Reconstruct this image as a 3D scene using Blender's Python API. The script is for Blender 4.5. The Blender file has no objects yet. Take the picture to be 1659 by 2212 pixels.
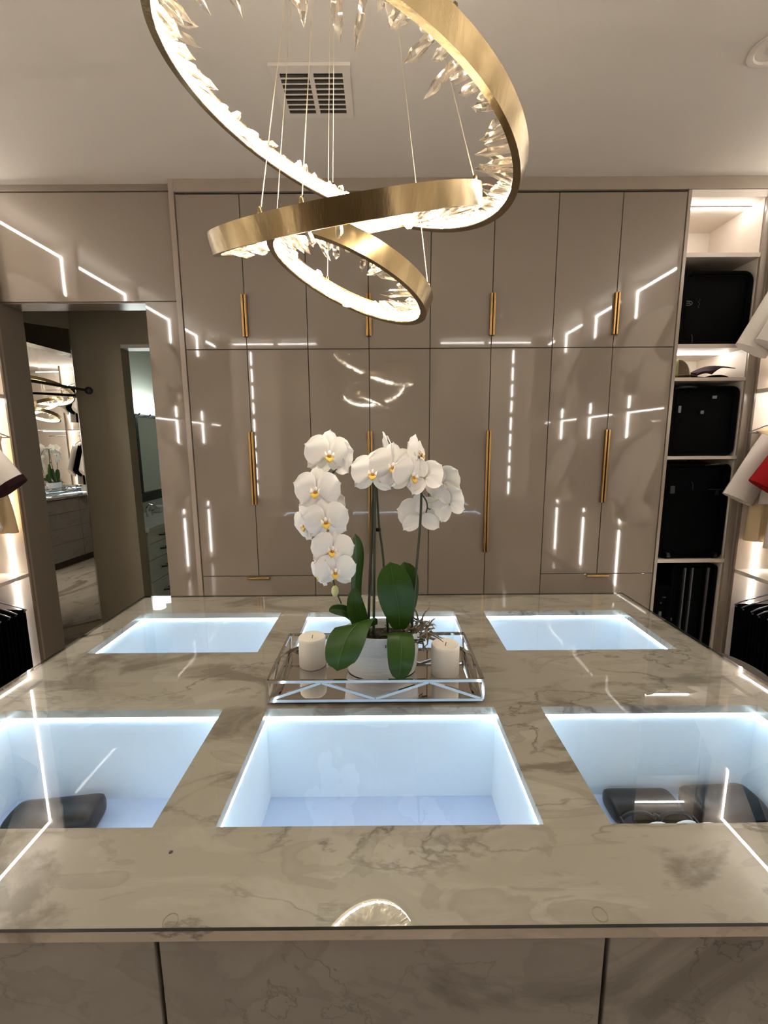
import bpy, bmesh, math, random
from mathutils import Vector, Matrix
import numpy as np
random.seed(7)
S = bpy.context.scene
C = S.collection
PI = math.pi

# ---------------------------------------------------------------- camera, world, exposure
CAM_F, CAM_PITCH, CAM_YAW, CAM_ROLL = 936.97, 8.9414, 0.1053, -0.3781
def make_camera():
    a, b, c = (math.radians(v) for v in (CAM_PITCH, CAM_YAW, CAM_ROLL))
    fw = Vector((math.sin(b)*math.cos(a), math.cos(b)*math.cos(a), -math.sin(a)))
    r = Vector((math.cos(b), -math.sin(b), 0)); u = r.cross(fw)
    r2 = r*math.cos(c) + u*math.sin(c); u2 = -r*math.sin(c) + u*math.cos(c)
    cam = bpy.data.cameras.new('camera'); o = bpy.data.objects.new('camera', cam); C.objects.link(o)
    cam.sensor_fit = 'VERTICAL'; cam.sensor_height = 34.6; cam.lens = CAM_F/2212*34.6
    cam.clip_start = 0.02
    o.matrix_world = Matrix(((r2.x, u2.x, -fw.x, 0), (r2.y, u2.y, -fw.y, 0), (r2.z, u2.z, -fw.z, 1.6), (0, 0, 0, 1)))
    S.camera = o
make_camera()
w = bpy.data.worlds.new('world'); S.world = w; w.use_nodes = True
w.node_tree.nodes['Background'].inputs[0].default_value = (0.9, 0.85, 0.8, 1)
w.node_tree.nodes['Background'].inputs[1].default_value = 0.02
S.view_settings.view_transform = 'Standard'; S.view_settings.look = 'None'
S.view_settings.gamma = 1; S.view_settings.use_curve_mapping = False
S.view_settings.exposure = 1.94
S.cycles.caustics_refractive = True; S.cycles.caustics_reflective = False
S.cycles.sample_clamp_indirect = 6; S.cycles.transparent_max_bounces = 24
L_CHAND, L_STRIP, L_BOX, L_BATH = 56.0, 13.8, 1.06, 2.6      # lamp strengths of the place

# ---------------------------------------------------------------- materials
MATS = {}
def mat(name, col, rough=.5, metal=0., spec=.5, emit=None, es=0., bump=0., bscale=200., var=0., vscale=6., coat=0., trans=0., sub=0., ior=1.5, stretch=None):
    m = bpy.data.materials.new(name); m.use_nodes = True
    nt = m.node_tree; b = nt.nodes['Principled BSDF']
    b.inputs['Base Color'].default_value = (*col, 1); b.inputs['Roughness'].default_value = rough
    b.inputs['Metallic'].default_value = metal; b.inputs['Specular IOR Level'].default_value = spec
    b.inputs['IOR'].default_value = ior
    if coat: b.inputs['Coat Weight'].default_value = coat; b.inputs['Coat Roughness'].default_value = .03
    if trans: b.inputs['Transmission Weight'].default_value = trans
    if sub:
        b.inputs['Subsurface Weight'].default_value = sub; b.inputs['Subsurface Radius'].default_value = (.02, .015, .01)
    if emit: b.inputs['Emission Color'].default_value = (*emit, 1); b.inputs['Emission Strength'].default_value = es
    if var or bump:
        tc = nt.nodes.new('ShaderNodeTexCoord'); mp = nt.nodes.new('ShaderNodeMapping')
        nt.links.new(tc.outputs['Object'], mp.inputs[0])
        if stretch: mp.inputs['Scale'].default_value = stretch
    if var:
        n = nt.nodes.new('ShaderNodeTexNoise'); n.inputs['Scale'].default_value = vscale; n.inputs['Detail'].default_value = 4
        nt.links.new(mp.outputs[0], n.inputs[0])
        mx = nt.nodes.new('ShaderNodeMixRGB'); mx.inputs[1].default_value = (*[c*(1-var) for c in col], 1)
        mx.inputs[2].default_value = (*[min(1, c*(1+var)) for c in col], 1)
        nt.links.new(n.outputs['Fac'], mx.inputs[0]); nt.links.new(mx.outputs[0], b.inputs['Base Color'])
    if bump:
        n = nt.nodes.new('ShaderNodeTexNoise'); n.inputs['Scale'].default_value = bscale; n.inputs['Detail'].default_value = 3
        nt.links.new(mp.outputs[0], n.inputs[0])
        bp = nt.nodes.new('ShaderNodeBump'); bp.inputs['Strength'].default_value = bump; bp.inputs['Distance'].default_value = .01
        nt.links.new(n.outputs['Fac'], bp.inputs['Height']); nt.links.new(bp.outputs[0], b.inputs['Normal'])
    MATS[name] = m
    return m
def emitter(name, col, s):
    m = bpy.data.materials.new(name); m.use_nodes = True; nt = m.node_tree; nt.nodes.clear()
    o = nt.nodes.new('ShaderNodeOutputMaterial'); e = nt.nodes.new('ShaderNodeEmission')
    e.inputs[0].default_value = (*col, 1); e.inputs[1].default_value = s
    nt.links.new(e.outputs[0], o.inputs[0]); MATS[name] = m; return m
def marble(name, base, dark, light, rough, rot=.6, scale=1.0, spec=.3, stops=(.44, .62), vein=.011):
    m = bpy.data.materials.new(name); m.use_nodes = True; nt = m.node_tree; b = nt.nodes['Principled BSDF']
    N = nt.nodes.new; K = nt.links.new
    tc = N('ShaderNodeTexCoord'); mp = N('ShaderNodeMapping'); mp.inputs['Rotation'].default_value = (.3, .2, rot)
    mp.inputs['Scale'].default_value = (1.0*scale, 2.3*scale, 1.3*scale)
    K(tc.outputs['Object'], mp.inputs[0])
    n1 = N('ShaderNodeTexNoise'); n1.inputs['Scale'].default_value = 2.6; n1.inputs['Detail'].default_value = 9
    n1.inputs['Roughness'].default_value = .62; n1.inputs['Distortion'].default_value = .9; K(mp.outputs[0], n1.inputs[0])
    r1 = N('ShaderNodeValToRGB'); r1.color_ramp.elements[0].position = stops[0]; r1.color_ramp.elements[0].color = (*base, 1)
    r1.color_ramp.elements[1].position = stops[1]; r1.color_ramp.elements[1].color = (*dark, 1)
    e = r1.color_ramp.elements.new(.36); e.color = (*light, 1); e = r1.color_ramp.elements.new(stops[0]+.1); e.color = (*base, 1)
    K(n1.outputs['Fac'], r1.inputs[0])
    n2 = N('ShaderNodeTexNoise'); n2.inputs['Scale'].default_value = 1.7; n2.inputs['Detail'].default_value = 7
    n2.inputs['Roughness'].default_value = .58; n2.inputs['Distortion'].default_value = .5; K(mp.outputs[0], n2.inputs[0])
    s = N('ShaderNodeMath'); s.operation = 'SUBTRACT'; s.inputs[1].default_value = .52; K(n2.outputs['Fac'], s.inputs[0])
    ab = N('ShaderNodeMath'); ab.operation = 'ABSOLUTE'; K(s.outputs[0], ab.inputs[0])
    r2 = N('ShaderNodeValToRGB'); r2.color_ramp.elements[0].position = 0; r2.color_ramp.elements[0].color = (.75, .75, .75, 1)
    r2.color_ramp.elements[1].position = vein; r2.color_ramp.elements[1].color = (0, 0, 0, 1); K(ab.outputs[0], r2.inputs[0])
    n3 = N('ShaderNodeTexNoise'); n3.inputs['Scale'].default_value = 1.6; K(mp.outputs[0], n3.inputs[0])
    r3 = N('ShaderNodeValToRGB'); r3.color_ramp.elements[0].position = .43; r3.color_ramp.elements[1].position = .58
    K(n3.outputs['Fac'], r3.inputs[0])
    mu = N('ShaderNodeMath'); mu.operation = 'MULTIPLY'; K(r2.outputs[0], mu.inputs[0]); K(r3.outputs[0], mu.inputs[1])
    mx = N('ShaderNodeMixRGB'); K(mu.outputs[0], mx.inputs[0]); K(r1.outputs[0], mx.inputs[1])
    mx.inputs[2].default_value = (dark[0]*.42, dark[1]*.4, dark[2]*.38, 1)
    n4 = N('ShaderNodeTexNoise'); n4.inputs['Scale'].default_value = 4.2; n4.inputs['Detail'].default_value = 6; n4.inputs['Distortion'].default_value = 1.6; K(mp.outputs[0], n4.inputs[0])
    r4 = N('ShaderNodeValToRGB'); r4.color_ramp.elements[0].position = .565; r4.color_ramp.elements[0].color = (0, 0, 0, 1)
    r4.color_ramp.elements[1].position = .585; r4.color_ramp.elements[1].color = (.55, .55, .55, 1); e = r4.color_ramp.elements.new(.68); e.color = (.15, .15, .15, 1); K(n4.outputs['Fac'], r4.inputs[0])
    m4 = N('ShaderNodeMixRGB'); K(r4.outputs[0], m4.inputs[0]); K(mx.outputs[0], m4.inputs[1]); m4.inputs[2].default_value = (*[(p*.45+q*.55) for p, q in zip(base, dark)], 1)
    K(m4.outputs[0], b.inputs['Base Color']); b.inputs['Roughness'].default_value = rough; b.inputs['Specular IOR Level'].default_value = spec
    MATS[name] = m; return m
def pane_glass(name, tint, ior):
    m = bpy.data.materials.new(name); m.use_nodes = True; nt = m.node_tree; nt.nodes.clear(); N = nt.nodes.new; K = nt.links.new
    o = N('ShaderNodeOutputMaterial'); t = N('ShaderNodeBsdfTransparent'); t.inputs[0].default_value = (*tint, 1)
    g = N('ShaderNodeBsdfGlossy'); g.inputs['Roughness'].default_value = 0.0
    f = N('ShaderNodeFresnel'); f.inputs[0].default_value = ior
    ge = N('ShaderNodeNewGeometry'); iv = N('ShaderNodeMath'); iv.operation = 'SUBTRACT'; iv.inputs[0].default_value = 1
    K(ge.outputs['Backfacing'], iv.inputs[1]); mu = N('ShaderNodeMath'); mu.operation = 'MULTIPLY'
    K(f.outputs[0], mu.inputs[0]); K(iv.outputs[0], mu.inputs[1])
    mx = N('ShaderNodeMixShader'); K(mu.outputs[0], mx.inputs[0]); K(t.outputs[0], mx.inputs[1]); K(g.outputs[0], mx.inputs[2])
    K(mx.outputs[0], o.inputs[0]); MATS[name] = m; return m
def crystal_mat(name):
    m = bpy.data.materials.new(name); m.use_nodes = True; nt = m.node_tree; nt.nodes.clear(); N = nt.nodes.new; K = nt.links.new
    o = N('ShaderNodeOutputMaterial'); t = N('ShaderNodeBsdfTransparent'); t.inputs[0].default_value = (.97, .95, .92, 1)
    g = N('ShaderNodeBsdfGlass'); g.inputs['IOR'].default_value = 1.52; g.inputs['Roughness'].default_value = .0
    g.inputs['Color'].default_value = (1, .97, .92, 1)
    mx = N('ShaderNodeMixShader'); mx.inputs[0].default_value = .68; K(t.outputs[0], mx.inputs[1]); K(g.outputs[0], mx.inputs[2])
    K(mx.outputs[0], o.inputs[0]); MATS[name] = m; return m

mat('lacquer', (.235, .194, .152), .045, spec=.5, coat=.35)
mat('lacquer_edge', (.30, .245, .195), .25)
mat('gap', (.05, .035, .02), .6)
mat('bronze_trim', (.20, .16, .125), .25, spec=.5)
mat('gold', (.42, .25, .09), .30, metal=1, var=.12, vscale=30)
mat('ring_gold', (.31, .23, .12), .25, metal=1, bump=.05, bscale=6, stretch=(16, 16, .5), var=.30, vscale=1.0)  # streak highlights of the bands put into the colour as stretched noise
mat('chrome', (.72, .71, .70), .10, metal=1)
mat('steel_cable', (.75, .66, .52), .3, metal=1)
mat('mirror', (.80, .82, .80), .0, metal=1)
mat('tray_mirror', (.78, .76, .73), .02, metal=1)
mat('ceiling_paint', (.62, .57, .515), .8, bump=.05, bscale=400)
mat('closet_board', (.72, .64, .56), .4, spec=.3, var=.04, vscale=3)
mat('shelf_board', (.50, .43, .36), .3, spec=.4)
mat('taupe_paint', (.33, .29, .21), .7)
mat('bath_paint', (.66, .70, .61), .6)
mat('bath_trim', (.62, .64, .58), .4)
mat('vanity_paint', (.60, .64, .62), .35)
mat('bath_counter', (.68, .68, .64), .2, var=.15, vscale=8)
mat('black_metal', (.012, .011, .010), .35)
mat('black_tile', (.02, .02, .025), .15)
mat('black_fabric', (.0012, .0012, .0014), .8, spec=.06, bump=.15, bscale=500)
mat('black_plastic', (.003, .003, .0035), .35, spec=.3)
mat('black_leather', (.006, .0058, .007), .36, spec=.35, bump=.1, bscale=300)
mat('grey_metal', (.06, .06, .065), .35, metal=.6)
mat('vent_white', (.66, .60, .54), .5)
mat('vent_dark', (.035, .028, .02), .7)
mat('box_white', (.80, .85, .90), .35, spec=.3)
mat('box_felt', (.50, .56, .72), .8, bump=.1, bscale=600)
mat('ceramic', (.80, .79, .77), .35, spec=.5, bump=.25, bscale=9, stretch=(1, 1, 14))
mat('wax', (.84, .77, .66), .5, spec=.3, sub=.25)
mat('petal', (.86, .83, .79), .5, spec=.25, sub=.3)
mat('petal_core', (.75, .48, .06), .5)
mat('petal_core_dark', (.42, .18, .02), .5)
mat('leaf', (.026, .068, .006), .36, spec=.35, var=.35, vscale=14)
mat('leaf_vein', (.05, .11, .015), .4)
mat('stem_dark', (.028, .034, .014), .5)
mat('bud_green', (.55, .55, .26), .5)
mat('moss', (.16, .125, .075), .9)
mat('bark', (.03, .022, .014), .9)
mat('white_cotton', (.80, .74, .67), .85, spec=.1, bump=.15, bscale=90)
mat('cream_cotton', (.72, .56, .34), .85, spec=.1, bump=.15, bscale=90)
mat('red_cotton', (.36, .012, .014), .8, spec=.1, bump=.15, bscale=90)
mat('black_cotton', (.0025, .0025, .003), .9, spec=.05)
mat('navy_wool', (.004, .0045, .008), .9, spec=.05)
mat('plum_cotton', (.03, .012, .016), .9, spec=.1)
mat('ottoman_fabric', (.085, .07, .058), .8, bump=.2, bscale=350)
mat('tan_plaid', (.50, .36, .20), .85, spec=.1)
mat('plaid_dark', (.12, .09, .06), .85, spec=.1)
mat('hanger_plastic', (.10, .10, .13), .3)
mat('camo_green', (.30, .31, .12), .8, var=.3, vscale=40)
mat('camo_brown', (.10, .065, .035), .8)
mat('camo_cream', (.55, .50, .30), .8)
mat('emblem', (.07, .07, .07), .4, metal=1)
mat('glass_edge', (.010, .022, .016), .12, spec=.6)
mat('bumper', (.35, .29, .22), .2)
mat('lens_dark', (.006, .006, .007), .05, spec=.7)
mat('towel_white', (.75, .74, .72), .8)
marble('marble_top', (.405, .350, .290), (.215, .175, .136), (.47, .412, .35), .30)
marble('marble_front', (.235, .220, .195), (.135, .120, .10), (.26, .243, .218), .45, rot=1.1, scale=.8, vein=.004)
marble('floor_tile', (.50, .44, .37), (.28, .22, .17), (.56, .50, .43), .15, rot=.2, scale=.5)
pane_glass('sheet_glass', (.965, .98, .972), 1.75)
crystal_mat('crystal')
emitter('led_warm', (1.0, .96, .90), L_STRIP)
emitter('led_ring', (1.0, .92, .76), L_CHAND)
emitter('ring_diffuser', (1.0, .84, .58), 1.7)
emitter('led_cool', (.60, .82, 1.0), L_BOX*6)
emitter('sconce_glow', (.93, 1.0, .97), L_BATH)

# ---------------------------------------------------------------- mesh helpers
class MB:
    def __init__(s): s.v = []; s.f = []; s.m = []; s.cur = 0
    def add(s, vs, fs):
        k = len(s.v); s.v += [tuple(v) for v in vs]; s.f += [tuple(i+k for i in f) for f in fs]; s.m += [s.cur]*len(fs); return s
    def box(s, x0, x1, y0, y1, z0, z1):
        return s.add([(x0, y0, z0), (x1, y0, z0), (x1, y1, z0), (x0, y1, z0), (x0, y0, z1), (x1, y0, z1), (x1, y1, z1), (x0, y1, z1)],
                     [(3, 2, 1, 0), (4, 5, 6, 7), (0, 1, 5, 4), (1, 2, 6, 5), (2, 3, 7, 6), (3, 0, 4, 7)])
    def obox(s, p, q, wd, ht, up=(0, 0, 1)):                       # box along p->q
        p, q = Vector(p), Vector(q); d = (q-p).normalized(); up = Vector(up)
        if abs(d.dot(up)) > .98: up = Vector((1, 0, 0))
        a = d.cross(up).normalized()*wd/2; b = a.cross(d).normalized()*ht/2
        vs = [p-a-b, p+a-b, p+a+b, p-a+b, q-a-b, q+a-b, q+a+b, q-a+b]
        return s.add(vs, [(0, 1, 2, 3), (7, 6, 5, 4), (4, 5, 1, 0), (5, 6, 2, 1), (6, 7, 3, 2), (7, 4, 0, 3)])
    def loft(s, rings, closed=True, cap=True):
        n = len(rings[0]); vs = [p for r in rings for p in r]; fs = []
        for i in range(len(rings)-1):
            for j in range(n if closed else n-1):
                k = (j+1) % n; fs.append((i*n+j, i*n+k, (i+1)*n+k, (i+1)*n+j))
        if cap: fs.append(tuple(range(n-1, -1, -1))); fs.append(tuple((len(rings)-1)*n+j for j in range(n)))
        return s.add(vs, fs)
    def tube(s, path, r, n=8, cap=True):
        path = [Vector(p) for p in path]; rings = []; ref = None
        for i, p in enumerate(path):
            d = (path[min(i+1, len(path)-1)]-path[max(i-1, 0)]).normalized()
            if ref is None: ref = Vector((0, 0, 1)) if abs(d.z) < .9 else Vector((1, 0, 0))
            a = d.cross(ref).normalized(); b = a.cross(d).normalized(); ref = b
            rr = r[i] if isinstance(r, (list, tuple)) else r
            rings.append([p+(a*math.cos(t)+b*math.sin(t))*rr for t in [2*PI*k/n for k in range(n)]])
        return s.loft(rings, cap=cap)
    def lathe(s, prof, c=(0, 0, 0), n=32, sx=1., sy=1.):
        rings = [[(c[0]+r*sx*math.cos(2*PI*k/n), c[1]+r*sy*math.sin(2*PI*k/n), c[2]+z) for k in range(n)] for r, z in prof]
        return s.loft(rings)
    def sheet(s, fn, nu, nv, th):
        P = [[Vector(fn(i/nu, j/nv)) for j in range(nv+1)] for i in range(nu+1)]
        top = []; bot = []
        for i in range(nu+1):
            for j in range(nv+1):
                du = P[min(i+1, nu)][j]-P[max(i-1, 0)][j]; dv = P[i][min(j+1, nv)]-P[i][max(j-1, 0)]
                nn = du.cross(dv); nn = nn.normalized() if nn.length > 1e-12 else Vector((0, 0, 1))
                top.append(P[i][j]+nn*th/2); bot.append(P[i][j]-nn*th/2)
        n = len(top); W = nv+1; fs = []
        for i in range(nu):
            for j in range(nv):
                a, b, c, d = i*W+j, (i+1)*W+j, (i+1)*W+j+1, i*W+j+1
                fs.append((a, b, c, d)); fs.append((n+d, n+c, n+b, n+a))
        for i in range(nu):
            fs.append((i*W, n+i*W, n+(i+1)*W, (i+1)*W)); fs.append(((i+1)*W+nv, n+(i+1)*W+nv, n+i*W+nv, i*W+nv))
        for j in range(nv):
            fs.append((j+1, n+j+1, n+j, j)); fs.append((nu*W+j, n+nu*W+j, n+nu*W+j+1, nu*W+j+1))
        return s.add(top+bot, fs)
    def mesh(s, name, mats, smooth=False, bevel=0, bseg=2):
        me = bpy.data.meshes.new(name); me.from_pydata(s.v, [], s.f)
        for m in (mats if isinstance(mats, (list, tuple)) else [mats]): me.materials.append(MATS[m])
        me.polygons.foreach_set('material_index', s.m)
        bm = bmesh.new(); bm.from_mesh(me)
        if bevel:
            bmesh.ops.remove_doubles(bm, verts=bm.verts, dist=1e-6)
            bmesh.ops.bevel(bm, geom=[e for e in bm.edges if len(e.link_faces) == 2 and e.calc_face_angle(0) > .6], offset=bevel, segments=bseg, affect='EDGES', profile=.5)
        bmesh.ops.recalc_face_normals(bm, faces=bm.faces); bm.to_mesh(me); bm.free()
        if smooth:
            me.polygons.foreach_set('use_smooth', [True]*len(me.polygons))
            try: me.set_sharp_from_angle(angle=math.radians(50))
            except Exception: pass
        return me
def link(name, me, parent=None, local=False):
    o = bpy.data.objects.new(name, me); C.objects.link(o)
    if parent is not None:
        o.parent = parent
        if not local and parent.type == 'EMPTY' and parent.parent is None: o.matrix_parent_inverse = Matrix.Translation(-parent.location)
    return o
def obj(name, mb, mats, parent=None, smooth=False, bevel=0, local=False, bseg=2, label=None):
    o = link(name, mb.mesh(name, mats, smooth, bevel, bseg), parent, local)
    if label: o['label'] = label
    return o
def tag(o, label, cat, group=None):
    o['label'] = label; o['category'] = cat
    if group: o['group'] = group
    return o
def thing(name, label, cat, loc=(0, 0, 0), group=None):
    o = bpy.data.objects.new(name, None); C.objects.link(o); o.location = loc; o.empty_display_size = .05
    return tag(o, label, cat, group)
def struct(name, mb, m, parent=None, bevel=0):
    o = obj(name, mb, m, parent, bevel=bevel)
    if parent is None: o['kind'] = 'structure'
    return o
def struct_empty(name, loc=(0, 0, 0)):
    o = bpy.data.objects.new(name, None); C.objects.link(o); o.location = loc; o['kind'] = 'structure'; return o
def copy_tree(o, parent=None):
    c = o.copy(); C.objects.link(c)
    if parent is not None: c.parent = parent
    for ch in list(o.children): copy_tree(ch, c)
    return c
def B(*a): return MB().box(*a)

# ---------------------------------------------------------------- room shell
ZC = 3.158; D = 2.85; DL = 2.905
struct('floor', B(-3.1, 3.1, -1.9, 6.2, -.05, 0), 'floor_tile')
struct('ceiling', B(-3.1, 3.1, -1.9, 3.06, ZC, ZC+.05), 'ceiling_paint')
struct('wall_left', B(-3.06, -2.98, -1.9, 2.95, 0, ZC), 'closet_board')
struct('wall_right', B(2.98, 3.06, -1.9, 3.5, 0, ZC), 'closet_board')
struct('wall_front', B(-3.1, 3.1, -1.9, -1.8, 0, ZC), 'lacquer')
struct('wall_back', B(-1.3, 3.06, 3.45, 3.55, 0, ZC), 'closet_board')
wb = struct_empty('wall_doorway', (-1.9, DL, 0))
obj('core', MB().box(-2.98, -2.413, DL+.014, 3.06, 0, ZC).box(-2.413, -1.479, DL+.014, 3.06, 2.4962, ZC).box(-1.479, -1.266, DL+.014, 3.06, 0, ZC), 'bronze_trim', wb)
obj('panel', B(-2.98, -1.268, DL, DL+.013, 2.4955, 3.118), 'lacquer', wb, bevel=.0015)
obj('panel', B(-1.488, -1.268, DL, DL+.013, .47, 2.492), 'lacquer', wb, bevel=.0015)
obj('panel', B(-1.488, -1.268, DL, DL+.013, .02, .467), 'lacquer', wb, bevel=.0015)
struct('trim_1', B(-2.98, -1.268, DL-.008, DL+.02, 3.122, ZC), 'bronze_trim', bevel=.002)
struct('trim_2', B(-1.265, 2.45, D-.004, D+.02, 3.088, ZC), 'lacquer_edge', bevel=.002)
dr = struct_empty('door_1', (-1.94, 2.98, 0))                     # lining of the doorway
obj('jamb', B(-2.412, -2.40, DL-.03, 3.075, 0, 2.495), 'bronze_trim', dr)
obj('jamb', B(-1.488, -1.48, DL+.015, 3.06, 0, 2.495), 'bronze_trim', dr)
obj('head_lining', B(-2.3995, -1.4885, DL+.0135, 3.065, 2.487, 2.4955), 'bronze_trim', dr)
struct('trim_3', B(-1.2655, -1.234, D-.006, 3.06, 0, ZC), 'lacquer_edge', bevel=.002)   # end panel beside the wardrobes

# vestibule and bathroom beyond the doorway
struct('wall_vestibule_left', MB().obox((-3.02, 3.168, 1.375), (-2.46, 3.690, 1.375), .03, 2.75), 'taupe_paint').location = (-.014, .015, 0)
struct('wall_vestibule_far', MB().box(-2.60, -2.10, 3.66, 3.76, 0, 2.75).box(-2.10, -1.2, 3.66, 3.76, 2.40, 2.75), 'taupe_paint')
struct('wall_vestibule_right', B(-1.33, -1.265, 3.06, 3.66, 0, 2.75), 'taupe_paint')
struct('ceiling_vestibule', B(-3.1, -1.2, 3.06, 6.2, 2.75, 2.80), 'taupe_paint')
trv = struct_empty('trim_4', (-2.1, 3.65, 0))
obj('casing', B(-2.23, -2.098, 3.645, 3.66, 0, 2.40), 'taupe_paint', trv)
obj('head_casing', B(-2.098, -1.3, 3.648, 3.77, 2.372, 2.40), 'bath_trim', trv)
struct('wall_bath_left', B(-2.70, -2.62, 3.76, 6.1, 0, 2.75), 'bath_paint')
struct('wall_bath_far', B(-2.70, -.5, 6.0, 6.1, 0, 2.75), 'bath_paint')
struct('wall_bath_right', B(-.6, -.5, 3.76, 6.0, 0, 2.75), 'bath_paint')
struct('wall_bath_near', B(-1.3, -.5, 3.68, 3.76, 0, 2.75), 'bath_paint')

def mirror_panel():
    t = thing('wall_mirror', 'tall frameless mirror beyond the doorway reflecting the chandelier', 'mirror', (-2.7, 3.46, .09))
    d = Vector((.7314, .682, 0)); n = Vector((.682, -.7314, 0)); p = Vector((-2.6, 3.56, 1.305))
    a = p+d*-.46; b = p+d*.132
    obj('mirror_glass', MB().obox(a, b, .006, 2.43), 'mirror', t)
    obj('bevel_strip', MB().obox(b+n*.001+d*.002, b+n*.001+d*.006, .008, 2.43), 'chrome', t)
    obj('bottom_rail', MB().obox(a+Vector((0, 0, -1.2225)), b+Vector((0, 0, -1.2225)), .01, .012), 'bronze_trim', t)
    t = thing('clothes_rod', 'black metal rod with a ball end in front of the tall mirror', 'rod', (-2.436, 3.07, 2.046))
    obj('rod', MB().tube([(-2.446, 3.055, 2.048), (-2.306, 3.5, 2.028)], .0105, 12), 'black_metal', t, smooth=True)
    prof = [(.0005, -.03)]+[(.03*math.sin(PI*k/10), -.03*math.cos(PI*k/10)) for k in range(1, 10)]+[(.0005, .03)]
    obj('ball_end', MB().lathe(prof, (-2.302, 3.515, 2.027), 16), 'black_metal', t, smooth=True)
    obj('wall_flange', MB().tube([(-2.448, 3.058, 2.048), (-2.446, 3.066, 2.048)], .024, 16), 'black_metal', t, smooth=True)
mirror_panel()

def bathroom():
    v = thing('bathroom_vanity', 'grey bathroom vanity with black pulls seen through the doorway', 'vanity', (-2.35, 4.5, 0))
    obj('body', B(-2.61, -2.115, 3.78, 5.4, .1, .835), 'vanity_paint', v)
    obj('toe_kick', B(-2.61, -2.18, 3.80, 5.38, .0, .1), 'black_tile', v)
    for c0, c1 in ((3.79, 4.32), (4.33, 4.86), (4.87, 5.39)):
        for z0, z1 in ((.72, .828), (.572, .715), (.368, .567), (.115, .363)):
            dw = obj('drawer', B(-2.114, -2.096, c0, c1, z0, z1), 'vanity_paint', v, bevel=.002)
            cy, cz = (c0+c1)/2-.03, (z0+z1)/2
            obj('pull', MB().tube([(-2.096, cy-.05, cz), (-2.068, cy-.035, cz), (-2.062, cy, cz-.006), (-2.068, cy+.035, cz), (-2.096, cy+.05, cz)], .007, 6), 'black_metal', dw, smooth=True)
    ct = tag(obj('vanity_counter', B(-2.61, -2.07, 3.765, 5.42, .836, .875), 'bath_counter', bevel=.004), 'pale stone counter on the grey bathroom vanity', 'countertop')
    tag(obj('backsplash', B(-2.618, -2.60, 3.78, 5.42, .99, 1.07), 'black_tile'), 'black tile strip above the bathroom counter', 'backsplash')
    m = thing('vanity_mirror', 'black framed bathroom mirror above the vanity', 'mirror', (-2.6, 5.1, 1.09))
    obj('mirror_glass', B(-2.612, -2.604, 4.68, 5.6, 1.095, 1.90), 'mirror', m)
    for y0, y1, z0, z1 in ((4.64, 4.68, 1.08, 1.92), (5.6, 5.64, 1.08, 1.92), (4.68, 5.6, 1.08, 1.095), (4.68, 5.6, 1.90, 1.92)):
        obj('frame_bar', B(-2.615, -2.585, y0, y1, z0, z1), 'black_metal', m)
    s = thing('vanity_light', 'three shade sconce glowing above the bathroom mirror', 'sconce', (-2.6, 4.8, 1.93))
    obj('back_plate', B(-2.618, -2.60, 4.55, 5.15, 1.905, 1.935), 'grey_metal', s, bevel=.004)
    for y in (4.64, 4.85, 5.06):
        obj('arm', MB().tube([(-2.60, y, 1.92), (-2.55, y, 1.915), (-2.53, y, 1.935)], .008, 8), 'grey_metal', s, smooth=True)
        obj('glass_shade', MB().lathe([(.03, 0), (.055, .005), (.062, .07), (.066, .145), (.06, .145), (.05, .01), (.02, .012)], (-2.51, y, 1.94), 20), 'sconce_glow', s, smooth=True)
    tag(obj('switch_plate', MB().box(-.606, -.598, 4.9, 5.02, 1.2, 1.32).box(-.612, -.606, 4.93, 4.945, 1.235, 1.285).box(-.612, -.606, 4.975, 4.99, 1.235, 1.285), 'vent_white', bevel=.002), 'white light switch plate reflected in the bathroom mirror', 'switch')
    f = thing('sink_faucet', 'chrome faucet standing on the bathroom counter', 'faucet', (-2.42, 4.45, .875))
    obj('spout', MB().tube([(-2.42, 4.40, .875), (-2.42, 4.40, .96), (-2.39, 4.40, 1.0), (-2.34, 4.40, .985), (-2.31, 4.40, .95)], .013, 10), 'chrome', f, smooth=True)
    obj('lever', MB().tube([(-2.42, 4.50, .875), (-2.42, 4.50, .92), (-2.38, 4.51, .94)], .009, 8), 'chrome', f, smooth=True)
    tag(obj('tissue_box', B(-2.52, -2.42, 4.66, 4.80, .875, .945), 'towel_white', bevel=.008), 'small white box beside the bathroom faucet', 'box')
    b = thing('soap_bottle', 'dark pump bottle on the bathroom counter', 'bottle', (-2.40, 4.95, .875))
    obj('body', MB().lathe([(.02, 0), (.03, .004), (.03, .11), (.012, .135), (.012, .15)], (-2.40, 4.95, .875), 16), 'black_plastic', b, smooth=True)
    obj('pump', MB().tube([(-2.40, 4.95, 1.02), (-2.40, 4.95, 1.06), (-2.36, 4.95, 1.06)], .006, 8), 'chrome', b, smooth=True)
bathroom()

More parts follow.
